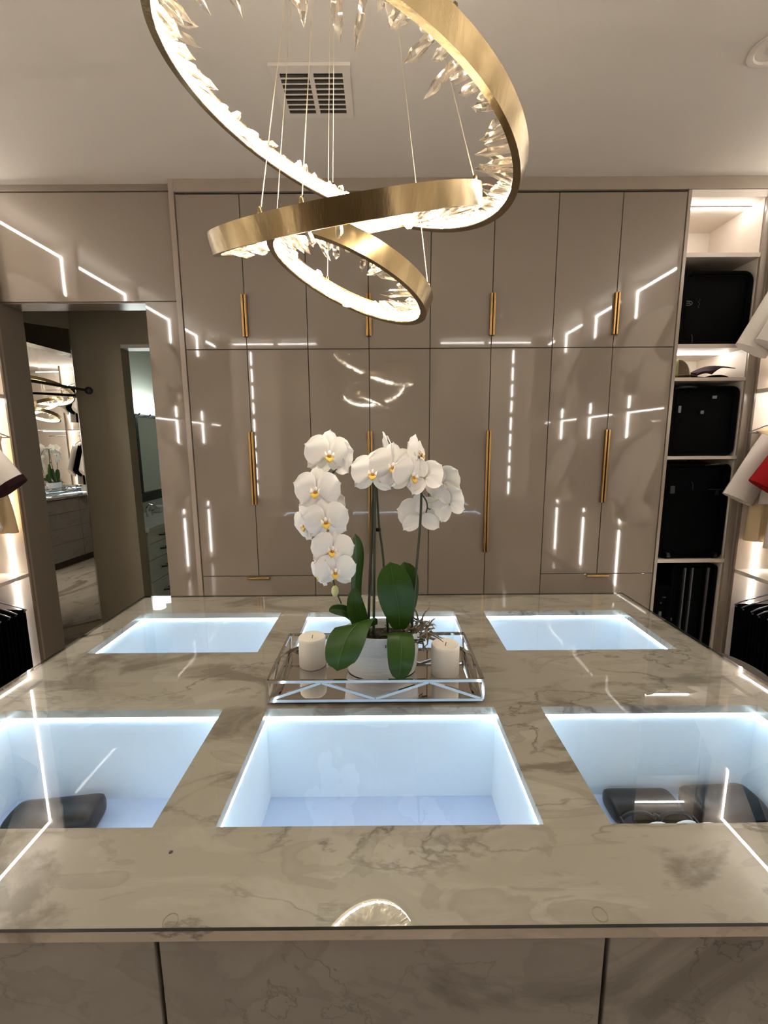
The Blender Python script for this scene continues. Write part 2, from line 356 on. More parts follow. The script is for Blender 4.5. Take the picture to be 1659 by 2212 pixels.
# ---------------------------------------------------------------- built-in wardrobes on the back wall
VX = [-1.2316+.3833*k for k in range(9)]
def bar_handle(x, z0, z1, parent):
    mb = MB().box(x-.0065, x+.0065, D-.020, D-.0005, z0, z1)
    obj('handle', mb, 'gold', parent, bevel=.003)
def wardrobe(i, label, drawer, longh):
    x0, x1, xm = VX[2*i], VX[2*i+2], VX[2*i+1]
    t = thing('wardrobe', label, 'wardrobe', ((x0+x1)/2, D+.3, 0))
    obj('body', MB().box(x0+.001, x1-.001, D+.024, 3.44, .0, 3.086), 'gap', t)
    g = .0022
    for k, (a, b) in enumerate(((x0, xm), (xm, x1))):
        up = obj('door', B(a+g, b-g, D, D+.022, 2.1922, 3.075), 'lacquer', t, bevel=.0012, bseg=1)
        if k == 0: bar_handle(xm-.0095, 2.262, 2.512, up)
        else: bar_handle(xm+.0095, 2.262, 2.512, up)
        zb = .719 if drawer else .1
        lo = obj('door', B(a+g, b-g, D, D+.022, zb, 2.1878), 'lacquer', t, bevel=.0012, bseg=1)
        bar_handle(xm+(-.0095 if k == 0 else .0095), .875 if longh else 1.207, 1.681, lo)
    if drawer:
        dw = obj('drawer', B(x0+g, x1-g, D, D+.022, .415, .7148), 'lacquer', t, bevel=.0012, bseg=1)
        obj('handle', B(xm-.076, xm+.076, D-.024, D-.0005, .7005, .7125), 'gold', dw, bevel=.003)
        dw = obj('drawer', B(x0+g, x1-g, D, D+.022, .1, .4107), 'lacquer', t, bevel=.0012, bseg=1)
        obj('handle', B(xm-.076, xm+.076, D-.024, D-.0005, .3965, .4085), 'gold', dw, bevel=.003)
wardrobe(0, 'glossy taupe wardrobe with a base drawer, beside the doorway', True, False)
wardrobe(1, 'glossy taupe wardrobe reflecting the chandelier, left of the orchid stems', False, True)
wardrobe(2, 'glossy taupe wardrobe with the full-length lower gold handles, behind the right orchid spray', False, True)
wardrobe(3, 'glossy taupe wardrobe with a base drawer, beside the suitcase shelves', True, False)

# ---------------------------------------------------------------- suitcase shelves
X0, X1 = VX[8]+.002, 2.362
def shelves():
    t = thing('shelf_unit', 'open taupe shelf unit holding the black suitcases', 'shelves', (2.1, 3.1, 0))
    obj('side_panel', B(X0, X0+.020, D-.004, 3.42, 0, 3.086), 'lacquer_edge', t, bevel=.0015)
    obj('side_panel', B(X1-.050, X1, D-.004, 3.42, 0, 3.086), 'lacquer_edge', t, bevel=.0015)
    obj('lit_side_skin', B(X0+.0202, X0+.023, D+.012, 3.31, .07, 3.046), 'closet_board', t)  # added pale skins: the lit look of the inner sides is in their colour
    obj('lit_side_skin', B(X1-.053, X1-.0502, D+.012, 3.31, .07, 3.046), 'closet_board', t)
    obj('back_panel', B(X0, X1, 3.31, 3.335, 0, 3.086), 'closet_board', t)
    obj('top_panel', B(X0+.02, X1-.05, D, 3.31, 3.046, 3.086), 'closet_board', t)
    obj('led_profile', B(X0+.02, X1-.05, 2.953, 2.967, 3.0382, 3.0458), 'lacquer_edge', t)
    for z0, z1 in ((2.712, 2.738), (2.182, 2.206), (1.982, 2.004), (1.486, 1.507), (.789, .815), (.02, .07)):
        obj('shelf', B(X0+.02, X1-.05, D, 3.31, z0, z1), 'shelf_board', t, bevel=.001)
    obj('led_strip', B(X0+.02, X1-.05, 2.955, 2.965, 3.030, 3.038), 'led_warm', t)
    obj('led_strip', B(X0+.02, X1-.05, 3.03, 3.04, 2.175, 2.182), 'led_warm', t)
shelves()
def rounded_box(x0, x1, y0, y1, z0, z1, r, rf):
    # soft case: rounded rectangle in X-Z lofted along Y with eased edges
    def ring(y, ins):
        pts = []; a0, a1, b0, b1 = x0+ins, x1-ins, z0+ins, z1-ins; rr = max(.004, r-ins)
        for cx, cz, s in ((a1-rr, b1-rr, 0), (a0+rr, b1-rr, 1), (a0+rr, b0+rr, 2), (a1-rr, b0+rr, 3)):
            for k in range(6):
                t = (s+k/5)*PI/2; pts.append((cx+rr*math.cos(t), y, cz+rr*math.sin(t)))
        return pts
    rings = []
    for k in range(5): t = k/4*PI/2; rings.append(ring(y0+rf*(1-math.sin(t)), rf*(1-math.cos(t))) if False else ring(y0+rf*(1-math.cos(PI/2-t)) if False else y0+rf*(1-math.sin(t)), rf*math.cos(t)*1.0))
    for k in range(5): t = (4-k)/4*PI/2; rings.append(ring(y1-rf*(1-math.sin(t)), rf*math.cos(t)))
    return MB().loft(rings)
def seam(x0, x1, z0, z1, r, y, th):
    pts = []
    for cx, cz, s in ((x1-r, z1-r, 0), (x0+r, z1-r, 1), (x0+r, z0+r, 2), (x1-r, z0+r, 3)):
        for k in range(7): t = (s+k/6)*PI/2; pts.append((cx+r*math.cos(t), y, cz+r*math.sin(t)))
    pts.append(pts[0]); return MB().tube(pts, th, 5)
def suitcase(label, x0, x1, y0, y1, z0, z1, extras, r=.05):
    t = thing('suitcase', label, 'suitcase', ((x0+x1)/2, (y0+y1)/2, z0))
    obj('shell', rounded_box(x0, x1, y0, y1, z0, z1, r, .025), 'black_fabric', t, smooth=True)
    obj('zipper', seam(x0-.001, x1+.001, z0-.0, z1+.001, r, (y0+y1)/2, .004), 'black_plastic', t)
    obj('piping', seam(x0+.03, x1-.03, z0+.03, z1-.03, r*.8, y0-.001, .0032), 'black_fabric', t)
    for e in extras: e(t, x0, x1, y0, y1, z0, z1)
    return t
def plate(dx, dz, w_, h_, m='emblem'):
    def f(t, x0, x1, y0, y1, z0, z1):
        cx, cz = x0+dx, z0+dz
        obj('badge', B(cx-w_/2, cx+w_/2, y0-.006, y0+.002, cz-h_/2, cz+h_/2), m, t, bevel=.002)
    return f
def shield(dx, dz):
    def f(t, x0, x1, y0, y1, z0, z1):
        cx, cz = x0+dx, z0+dz; y = y0-.004
        mb = MB()
        for a, b in (((-.022, .012), (.0, .012)), ((-.022, .0), (-.002, .0)), ((-.022, -.012), (.0, -.012)), ((0, .012), (.012, .008)), ((.012, .008), (.016, 0)), ((.016, 0), (.012, -.008)), ((.012, -.008), (0, -.012)), ((-.004, .004), (.006, -.006))):
            mb.obox((cx+a[0], y, cz+a[1]), (cx+b[0], y, cz+b[1]), .003, .0042)
        obj('emblem', mb, 'emblem', t)
        pts = [(cx+.058+.006*math.sin(k*1.25), y, cz+.026-.005*k) for k in range(12)]
        obj('script_mark', MB().tube(pts, .0014, 5), 'emblem', t)
    return f
def grip(dx0, dx1, dz):
    def f(t, x0, x1, y0, y1, z0, z1):
        a, b, z = x0+dx0, x0+dx1, z0+dz
        obj('handle', MB().tube([(a, y0+.004, z), (a+.01, y0-.022, z+.004), ((a+b)/2, y0-.028, z+.006), (b-.01, y0-.022, z+.004), (b, y0+.004, z)], .008, 8), 'black_plastic', t, smooth=True)
    return f
def wheels(n=2):
    def f(t, x0, x1, y0, y1, z0, z1):
        for k in range(n):
            x = x0+.06+(x1-x0-.12)*k/max(1, n-1)
            obj('wheel', MB().tube([(x-.012, y0-.008, z0+.022), (x+.012, y0-.008, z0+.022)], .022, 16), 'black_plastic', t, smooth=True)
    return f
def pull_tag(dx, dz):
    def f(t, x0, x1, y0, y1, z0, z1):
        cx, cz = x0+dx, z0+dz
        obj('zip_pull', MB().tube([(cx-.006, y0-.004, cz+.03), (cx, y0-.006, cz+.015), (cx+.002, y0-.006, cz-.02)], .003, 6), 'emblem', t)
    return f
sx0, sx1 = X0+.026, X1-.056
suitcase('black suitcase with a small shield emblem, under the lit top shelf', sx0+.004, sx1-.004, 2.868, 3.25, 2.2065, 2.640, [shield(.05, .245), pull_tag(.085, .03)], .06)
suitcase('black suitcase with a pale tag, on the shelf under the caps', sx0+.003, sx1-.006, 2.868, 3.3, 1.5075, 1.952, [plate(.052, .30, .02, .045), plate(.27, .375, .03, .02), plate(.20, .28, .022, .022, 'grey_metal'), grip(.02, .14, .43)], .05)
suitcase('black wheeled suitcase with a grey name tag, on the lower middle shelf', sx0+.003, sx1-.003, 2.872, 3.3, .8155, 1.455, [plate(.06, .47, .03, .05, 'grey_metal'), pull_tag(.19, .49), plate(.36, .45, .02, .035), plate(.35, .47, .10, .004), wheels(2), grip(.27, .38, .63)], .04)
def rails(t, x0, x1, y0, y1, z0, z1):
    for x in (x0+.08, x0+.13, x0+.24):
        obj('telescopic_rail', MB().tube([(x, y0-.006, z0+.05), (x, y0-.006, z1-.02)], .0095, 8), 'grey_metal', t, smooth=True)
suitcase('tall black trolley case with grey telescopic rails, on the bottom shelf', sx0+.13, sx1-.003, 2.885, 3.3, .0705, .765, [rails, plate(.02, .3, .01, .02)], .03)
t = suitcase('low black bag with chrome clasps, beside the tall trolley case', sx0+.002, sx0+.125, 2.862, 3.2, .0705, .62, [plate(.07, .47, .025, .008), plate(.05, .43, .01, .01), plate(.05, .35, .02, .035, 'grey_metal')], .03)
def cap():
    cx, cy, cz = sx0+.085, 2.965, 2.0045
    t = thing('patterned_cap', 'green and brown camouflage cap on the shelf above the tagged suitcase', 'cap', (cx, cy, cz))
    mb = MB(); R0 = .075; n = 6
    for k in range(n):                                            # six crown panels of alternating cloth
        mb2 = MB()
        def fn(u, v, k=k):
            th = 2*PI*(k+u)/n; ph = v*PI/2*.98
            return (cx+R0*math.cos(th)*math.cos(ph), cy+R0*math.sin(th)*math.cos(ph), cz+.002+.125*math.sin(ph))
        mb2.sheet(fn, 4, 6, .002)
        obj('crown_panel', mb2, ('camo_green', 'camo_brown', 'camo_cream')[k % 3], t, smooth=True)
    def br(u, v):
        th = -PI/2+(u-.5)*2.2; r = R0*.98+.055*v*math.cos((u-.5)*2.2)
        return (cx+r*math.cos(th), cy+r*math.sin(th), cz+.012-.008*v+.01*math.cos((u-.5)*3))
    obj('visor', MB().sheet(br, 10, 3, .003), 'camo_brown', t, smooth=True)
    obj('button', MB().lathe([(.001, .012), (.007, .009), (.009, 0)], (cx, cy, cz+.124), 10), 'camo_cream', t, smooth=True)
cap()
def folded(u, v):
    x = sx0+.15+.24*u; y = 2.87+.20*v
    return (x, y, 2.012+.055*math.sin(PI*min(1, u*.6+.15))*(.5+.5*math.sin(PI*v))+.006*math.sin(11*u+5*v)+.035*u*(1-.3*v))
t = thing('folded_cloth', 'rumpled dark cloth lying on the shelf beside the camouflage cap', 'cloth', (sx0+.27, 2.97, 2.0045))
obj('drape', MB().sheet(folded, 16, 10, .004), 'plum_cotton', t, smooth=True)
obj('fold', MB().sheet(lambda u, v: (sx0+.14+.22*u, 2.88+.18*v, 2.0065+.018*math.sin(PI*v)*(.4+u)+.004*math.sin(9*u)), 12, 6, .004), 'black_cotton', t, smooth=True)

# ---------------------------------------------------------------- garments
def ell(cx, cy, z, a, b, n=16, fold=0, ph=0, k=5, tilt=0):
    out = []
    for j in range(n):
        t = 2*PI*j/n; f = 1+fold*math.sin(k*t+ph)
        out.append((cx+a*math.cos(t), cy+b*math.sin(t)*f, z+tilt*math.cos(t)))
    return out
def hanger(t, m='hanger_plastic', w_=.2, zr=0):
    obj('hanger', MB().tube([(0, 0, zr+.012), (.016, 0, zr+.018), (.02, 0, zr), (.012, 0, zr-.02), (0, 0, zr-.035), (0, 0, zr-.07), (w_*.5, 0, zr-.09), (w_, 0, zr-.13), (0, 0, zr-.135), (-w_, 0, zr-.13), (-w_*.5, 0, zr-.09), (0, 0, zr-.07)], .0045, 6), m, t, local=True, smooth=True)
def tee(name, label, cat, m, ln=.62, hem=None, hemband=None, slv=.42, side=-1, group=None):
    t = thing(name, label, cat, group=group)
    prof = [(-.085, .055, .03), (-.10, .10, .034), (-.125, .19, .036), (-.15, .225, .038), (-.22, .225, .04), (-.34, .22, .045), (-.46, .222, .05), (-.56, .226, .054), (-ln, .23, .058)]
    rings = [ell(0, 0, z, a, b, 24, .0 if z > -.3 else .32*(-z-.3)/.4, 1.3+z*3, 7) for z, a, b in prof]
    obj('body', MB().loft(rings), m, t, smooth=True, local=True)
    for s in (-1, 1):
        d = Vector((s*.20, 0, -slv)).normalized(); rr = []
        for k, (q, a, b) in enumerate(((0, .085, .03), (.25, .095, .034), (.6, .10, .038), (1, .105, .044))):
            c = Vector((s*.185, 0, -.175))+Vector((s*.20, 0, -slv))*q*.9
            perp = Vector((s*slv, 0, .20)).normalized()
            rr.append([tuple(c+perp*a*math.cos(2*PI*j/14)+Vector((0, 1, 0))*b*math.sin(2*PI*j/14)*(1+.15*q*math.sin(3*2*PI*j/14))) for j in range(14)])
        sl = obj('sleeve', MB().loft(rr), m, t, smooth=True, local=True)
        if hemband:
            r2 = [[tuple(Vector(p)+d*dd+(Vector(p)-sum((Vector(x) for x in rr[-1]), Vector())/14)*.02) for p in rr[-1]] for dd in (-.035, .004)]
            obj('cuff', MB().loft(r2), hemband, sl, local=True)
    hanger(t)
    return t
def dress(name, label, cat, m, ln=.9, wid=.2, group=None):
    t = thing(name, label, cat, group=group)
    prof = [(-.085, .06, .03), (-.12, .15, .034), (-.16, wid*.8, .036), (-.3, wid*.82, .04), (-.42, wid*.7, .04), (-.6, wid*.9, .05), (-ln, wid, .06)]
    obj('body', MB().loft([ell(0, 0, z, a, b, 24, .0 if z > -.3 else .3, z*4, 6) for z, a, b in prof]), m, t, smooth=True, local=True)
    hanger(t); return t
def trousers(name, label, m, ln=.56, wid=.21, group=None):
    t = thing(name, label, 'trousers', group=group)
    def fn(u, v):
        a = (u-.5)*2; h = max(0, abs(a)-.06); s = 1 if a > 0 else -1
        y = s*(.010+.016*h) if abs(a) > .06 else a/.06*.010
        z = -.155-h*ln/.94+(.008*(1-(a/.06)**2) if abs(a) < .06 else 0)
        return ((v-.5)*2*wid*(1-.08*h), y+.003*math.sin(v*9+u*4), z)
    obj('cloth', MB().sheet(fn, 24, 8, .006), m, t, smooth=True, local=True)
    h = obj('hanger', MB().tube([(0, 0, .012), (.016, 0, .018), (.02, 0, 0), (.012, 0, -.02), (0, 0, -.035), (0, 0, -.07), (.2, 0, -.13), (wid+.015, 0, -.15), (wid+.005, 0, -.162), (-wid-.005, 0, -.162), (-wid-.015, 0, -.15), (-.2, 0, -.13), (0, 0, -.07)], .0045, 6), 'hanger_plastic', t, local=True, smooth=True)
    return t
RX, LX = 2.62, -2.66                                             # rod lines of the two side closets
def put(t, x, y, z, rz=0, sc=1):
    t.location = (x, y, z); t.rotation_euler[2] = rz; t.scale = (sc, sc, sc); return t

# ---------------------------------------------------------------- side closets
def bay(side, y0, y1, label, xf):
    s = side; xb = s*2.97
    t = thing('open_wardrobe', label, 'wardrobe', (s*2.68, (y0+y1)/2, 0))
    def bx(xa, xc, *r): return B(min(xa, xc), max(xa, xc), *r)
    obj('gable', bx(xf, xb, y1-.022, y1, 0, 3.14), 'closet_board', t, bevel=.001)
    obj('edge_strip', bx(xf-s*.012, xf-s*.0005, y1-.030, y1-.016, 0, 3.14), 'bronze_trim', t)
    obj('edge_strip', bx(xf-s*.012, xf-s*.0005, y1-.014, y1, 0, 3.14), 'lacquer_edge', t)
    obj('back_panel', bx(xb-s*.012, xb, y0, y1-.022, 0, 3.14), 'closet_board', t)
    for z0, z1 in ((1.90, 1.925), (.725, .75), (.03, .06)):
        obj('shelf', bx(xf+s*.005, xb-s*.012, y0, y1-.022, z0, z1), 'closet_board', t, bevel=.001)
    for z in (2.72, 1.80, .66):
        obj('rod', MB().tube([(s*2.64, y0, z), (s*2.64, y1-.022, z)], .011, 10), 'chrome', t, smooth=True)
    xl = s*2.5
    for z0, z1 in ((1.93, 3.06), (.755, 1.895), (.07, .72)):
        obj('led_strip', B(xl-.005, xl+.005, y1-.029, y1-.0225, z0, z1), 'led_warm', t)
        if y0 > -1: obj('led_strip', B(xl-.005, xl+.005, y0+.0005, y0+.007, z0, z1), 'led_warm', t)
    obj('led_strip', B(xl-.008, xl+.008, y0+.008, y1-.032, 3.046, 3.057), 'led_warm', t)
    obj('led_strip', B(xl-.005, xl+.005, y0+.008, y1-.032, 1.893, 1.899), 'led_warm', t)
    return t
RY = [2.848, 2.02, 1.19, .36, -.47, -1.10]
LY = [2.868, 2.15, 1.30, .42, -.45, -1.10]
names = ('nearest the suitcase shelves', 'second along from the suitcase shelves', 'third along from the suitcase shelves', 'fourth along from the suitcase shelves', 'at the far end from the suitcase shelves')
for k in range(5): bay(1, RY[k+1], RY[k], 'pale lit closet bay on the right, '+names[k], 2.365)
names = ('next to the doorway', 'second along from the doorway', 'third along from the doorway', 'fourth along from the doorway', 'at the far end from the doorway')
for k in range(5): bay(-1, LY[k+1], LY[k], 'pale lit closet bay on the left, '+names[k], -2.40)

# clothes the photograph shows: right closet
put(tee('tee_shirt', 'white shirt hanging high beside the top suitcase', 'shirt', 'white_cotton', .70), RX, 2.765, 2.70)
put(tee('tee_shirt', 'second white shirt, layered behind the high white shirt', 'shirt', 'white_cotton', .73), RX+.03, 2.66, 2.70)
put(tee('tee_shirt', 'white short-sleeved shirt hanging beside the red dress', 'shirt', 'white_cotton', .58), RX+.01, 2.745, 1.785)
put(dress('long_skirt', 'cream long garment hanging low beneath the white shirt', 'garment', 'cream_cotton', .83, .14), RX-.10, 2.79, 1.785)
put(dress('long_skirt', 'pale grey garment hanging just in front of the cream one', 'garment', 'white_cotton', .86, .13), RX-.06, 2.69, 1.785)
def red():
    t = tee('red_dress', 'red short-sleeved dress with a black belt', 'dress', 'red_cotton', .40, slv=.34)
    obj('skirt', MB().loft([ell(0, 0, z, a, b, 24, .25, z*4, 6) for z, a, b in ((-.40, .20, .05), (-.55, .205, .055), (-.77, .215, .06))]), 'red_cotton', t, smooth=True, local=True)
    obj('belt', MB().loft([ell(0, 0, z, .232, .06, 24) for z in (-.425, -.385)]), 'black_cotton', t, local=True)
    return t
put(red(), RX+.05, 2.61, 1.80)
for k in range(7):
    put(trousers('hanging_trousers', ('dark navy trousers on a hanger beside the suitcase shelves, %s of the row' % ('first', 'second', 'third', 'fourth', 'fifth', 'sixth', 'seventh')[k]), 'navy_wool', .53, .225, 'navy trousers on the right'), RX-.02, 2.775-.062*k, .665, random.uniform(-.05, .05))
# left closet
put(tee('tee_shirt', 'white shirt with dark cuffs, next to the doorway', 'shirt', 'white_cotton', .50, hemband='plum_cotton', slv=.30), LX-.03, 2.72, 1.785, 0, 1.0)
def plaid():
    t = dress('plaid_tunic', 'tan garment with dark check bands hanging in the left closet', 'garment', 'tan_plaid', .74, .23)
    for z in (-.42, -.56):
        obj('check_band', MB().loft([ell(0, 0, zz, .215, .064, 24, .3, zz*4, 6) for zz in (z-.04, z)]), 'plaid_dark', t, smooth=True, local=True)
    obj('check_band', MB().loft([ell(.10, 0, zz, .045, .068, 12) for zz in (-.70, -.2)]), 'plaid_dark', t, smooth=True, local=True)
    return t
put(plaid(), LX+.02, 2.66, 1.785)
put(dress('long_skirt', 'cream yellow garment hanging behind the tan checked one', 'garment', 'cream_cotton', .74, .17), LX+.12, 2.77, 1.785)
for k in range(7):
    put(trousers('hanging_trousers', ('black trousers on a hanger next to the doorway, %s of the row' % ('first', 'second', 'third', 'fourth', 'fifth', 'sixth', 'seventh')[k]), 'black_cotton', .56, .235, 'black trousers on the left'), LX+.02, 2.77-.062*k, .665, random.uniform(-.05, .05))
# clothes of the other bays, seen only as reflections in the glossy doors and the tall mirror
proto = {c: tee('hanging_shirt', c.split('_')[0]+' shirt hanging in the closets, seen only in reflections', 'shirt', c, .66, slv=.36, group=c.split('_')[0]+' shirts seen in reflections') for c in ('white_cotton', 'black_cotton')}
first = {c: True for c in proto}
def hang(c, x, y, z, rz=0, sz=1):
    o = proto[c] if first[c] else copy_tree(proto[c]); first[c] = False; put(o, x, y, z, rz); o.scale[2] = sz
for k in (1, 2, 3, 4):
    for i in range(3):
        for z, sz in ((2.93, 1.32), (1.81, 1.5)):
            hang(('white_cotton', 'black_cotton')[(i+k) % 2], RX, RY[k]+.075+.12*i, z, 0, sz)
            hang(('black_cotton', 'white_cotton')[(i+k) % 2], LX, LY[k]+.075+.12*i, z, 0, sz)

# closets behind the camera
def rear(s, x0, x1, label):
    t = thing('rear_wardrobe', label, 'wardrobe', ((x0+x1)/2, -1.45, 0))
    for x in (x0, (x0+x1)/2, x1-.022): obj('gable', B(x, x+.022, -1.78, -1.15, 0, 3.14), 'closet_board', t)
    obj('back_panel', B(x0, x1, -1.79, -1.78, 0, 3.14), 'closet_board', t)
    for z in (.05, .75, 2.05): obj('shelf', B(x0+.022, x1-.022, -1.77, -1.16, z, z+.022), 'closet_board', t)
    for a, b in ((x0+.04, (x0+x1)/2-.03), ((x0+x1)/2+.05, x1-.05)):
        obj('led_strip', B(a, b, -1.205, -1.195, 3.10, 3.107), 'led_warm', t)
    xv = s*2.0
    for k in range(9): obj('led_strip', B(xv-.006, xv+.006, -1.20, -1.19, .80+.25*k, .99+.25*k), 'led_warm', t)
    obj('rod', MB().tube([(x0+.02, -1.47, 1.95), (x1-.02, -1.47, 1.95)], .011, 8), 'chrome', t, smooth=True)
rear(1, .85, 2.30, 'lit wardrobe behind the viewer, seen only in reflections beside the right closet')
rear(-1, -2.30, -.95, 'lit wardrobe behind the viewer, seen only in reflections beside the left closet')
for k in range(9): hang('black_cotton', .98+.075*k, -1.47, 1.93, PI/2)

# ---------------------------------------------------------------- ceiling fittings
def vent():
    x0, x1, y0, y1 = -.462, -.128, 2.062, 2.355
    t = thing('ceiling_vent', 'white two-column air vent grille in the ceiling', 'vent', ((x0+x1)/2, (y0+y1)/2, ZC))
    cols = ((-.428, -.304), (-.284, -.160)); rows = [(2.100+.0292*k, 2.100+.0292*k+.0215) for k in range(8)]
    xs = sorted({x0, x1, *[c for p in cols for c in p]}); ys = sorted({y0, y1, *[c for p in rows for c in p]})
    def solid(a, b): return not (any(p[0]-1e-6 <= a and b <= p[1]+1e-6 for p in cols))
    mb = MB()
    for i in range(len(xs)-1):
        for j in range(len(ys)-1):
            hole = any(p[0]-1e-6 <= xs[i] and xs[i+1] <= p[1]+1e-6 for p in cols) and any(p[0]-1e-6 <= ys[j] and ys[j+1] <= p[1]+1e-6 for p in rows)
            if not hole: mb.box(xs[i], xs[i+1], ys[j], ys[j+1], ZC-.010, ZC-.003)
    obj('face_plate', mb, 'vent_white', t)
    obj('dark_backing', B(x0+.01, x1-.01, y0+.01, y1-.01, ZC-.0028, ZC-.0008), 'vent_dark', t)  # thin dark sheet in place of the shaded depth behind the slots
    obj('raised_lip', B(x0-.004, x1+.004, y0-.006, y0+.006, ZC-.014, ZC-.001), 'vent_white', t)
    for c in cols:
        for r in rows:
            obj('slat', MB().obox(((c[0]), r[1]-.003, ZC-.0065), (c[1], r[1]-.003, ZC-.0065), .009, .0015, (0, .5, 1)), 'vent_dark', t)
vent()
def downlight():
    c = (1.585, 2.0, ZC)
    t = thing('ceiling_downlight', 'round recessed ceiling downlight, switched off', 'downlight', c)
    obj('trim_ring', MB().lathe([(.092, -.001), (.092, -.006), (.085, -.010), (.070, -.009), (.066, -.002)], c, 36), 'vent_white', t, smooth=True)
    obj('lamp', MB().lathe([(.001, -.004), (.03, -.0045), (.034, -.002), (.034, -.001)], c, 24), 'ceiling_paint', t, smooth=True)
downlight()

# ---------------------------------------------------------------- chandelier
def chandelier():
    cc = Vector((-.086, 1.175, ZC))
    t = thing('chandelier', 'brushed gold three-ring crystal chandelier hanging over the island', 'chandelier', cc)
    obj('canopy', MB().lathe([(.13, -.001), (.13, -.04), (.125, -.045), (.001, -.045)], cc, 40), 'ring_gold', t, smooth=True)
    rnd = random.Random(3)
    # crystal point meshes
    kinds = []
    for k in range(8):
        ln = (1.0, .82, .62, .92, .5, .75, .42, .34)[k]*.100; r = (.0105, .0115, .0105, .009, .0115, .0095, .011, .010)[k]
        rings = []
        for q, s in ((0, .62), (.12, .8), (.70, 1.0)):
            rings.append([(r*s*math.cos(2*PI*j/6+k)*(1.15 if j % 2 else .95), r*s*.8*math.sin(2*PI*j/6+k), ln*q) for j in range(6)])
        tip = (r*.15*math.cos(k*2), r*.15*math.sin(k), ln)
        mb = MB().loft(rings, cap=False); n0 = 12
        mb.add([*rings[2], tip], [(j, (j+1) % 6, 6) for j in range(6)]); mb.add(rings[0], [(5, 4, 3, 2, 1, 0)])
        me = mb.mesh('crystal', 'crystal')
        bm = bmesh.new(); bm.from_mesh(me); bmesh.ops.remove_doubles(bm, verts=bm.verts, dist=1e-6); bmesh.ops.recalc_face_normals(bm, faces=bm.faces); bm.to_mesh(me); bm.free()
        kinds.append(me)
    specs = ((.436, (-.086, 1.168, 2.331), (.359, -.09, 1), 138), (.327, (-.084, 1.167, 2.116), (-.166, -.404, 1), 98), (.218, (-.086, 1.204, 2.010), (.411, .022, 1), 64))
    W_, T_ = .0436, .0175
    cables = []
    for R, c, n, cnt in specs:
        c = Vector(c); n = Vector(n).normalized(); a = n.cross(Vector((0, 1, 0))).normalized(); b = n.cross(a)
        def P(th, r, h): return c+(a*math.cos(th)+b*math.sin(th))*r+n*h
        N = 160
        mb = MB(); sec = ((R, 0), (R, W_), (R-T_, W_), (R-T_, W_-.003), (R-T_+.004, W_-.003), (R-T_+.004, .003), (R-T_, .003), (R-T_, 0))
        vs = [P(2*PI*i/N, r, h) for i in range(N) for r, h in sec]; m_ = len(sec)
        mb.add(vs, [(i*m_+j, ((i+1) % N)*m_+j, ((i+1) % N)*m_+(j+1) % m_, i*m_+(j+1) % m_) for i in range(N) for j in range(m_)])
        band = obj('ring_band', mb, 'ring_gold', t, smooth=True)
        for nm, mt, r0, r1, h0, h1 in (('led_diffuser', 'ring_diffuser', .0035, .0015, .004, W_-.004), ('led_strip', 'led_ring', .0014, .0004, W_*.5-.004, W_*.5+.004)):
            mb = MB(); sec = ((R-T_+r0, h0), (R-T_+r0, h1), (R-T_+r1, h1), (R-T_+r1, h0))
            vs = [P(2*PI*i/N, r, h) for i in range(N) for r, h in sec]; m_ = 4
            mb.add(vs, [(i*m_+j, ((i+1) % N)*m_+j, ((i+1) % N)*m_+(j+1) % m_, i*m_+(j+1) % m_) for i in range(N) for j in range(m_)])
            obj(nm, mb, mt, band, smooth=True)
        for k in range(cnt):
            th = 2*PI*(k+rnd.uniform(-.3, .3))/cnt
            h = W_*(.28, .68, .48)[k % 3]+rnd.uniform(-.004, .004)
            kd = rnd.choice((0, 1, 3, 5, 2)) if k % 3 == 0 else rnd.choice((2, 4, 5, 6, 7, 6, 4))
            rad = -(a*math.cos(th)+b*math.sin(th)); tan = (a*-math.sin(th)+b*math.cos(th))
            zz = (rad+tan*rnd.uniform(-.28, .28)+n*rnd.uniform(-.45, .12)).normalized()
            xx = zz.cross(n).normalized(); yy = zz.cross(xx); ro = rnd.uniform(0, PI)
            x2 = xx*math.cos(ro)+yy*math.sin(ro); y2 = zz.cross(x2); o_ = P(th, R-T_+.001, h)
            o = link('crystal', kinds[kd], band)
            s = rnd.uniform(.85, 1.1)
            o.matrix_basis = Matrix(((x2.x*s, y2.x*s, zz.x*s, o_.x), (x2.y*s, y2.y*s, zz.y*s, o_.y), (x2.z*s, y2.z*s, zz.z*s, o_.z), (0, 0, 0, 1)))
        for k in range(3):
            th = {.436: (.52, 2.09, 4.96), .327: (1.06, 2.69, 1.34), .218: (5.2, 2.82, .3)}[R][k]
            p = P(th, R-T_/2, W_)
            tgt = cc+(p-cc).xy.to_3d().normalized()*.055+Vector((0, 0, -.045))
            obj('cable', MB().tube([p, tgt], .0011, 6), 'steel_cable', t)
            obj('cable_clip', MB().lathe([(.002, -.004), (.005, -.002), (.005, .008), (.002, .012)], p, 10), 'ring_gold', t, smooth=True)
chandelier()

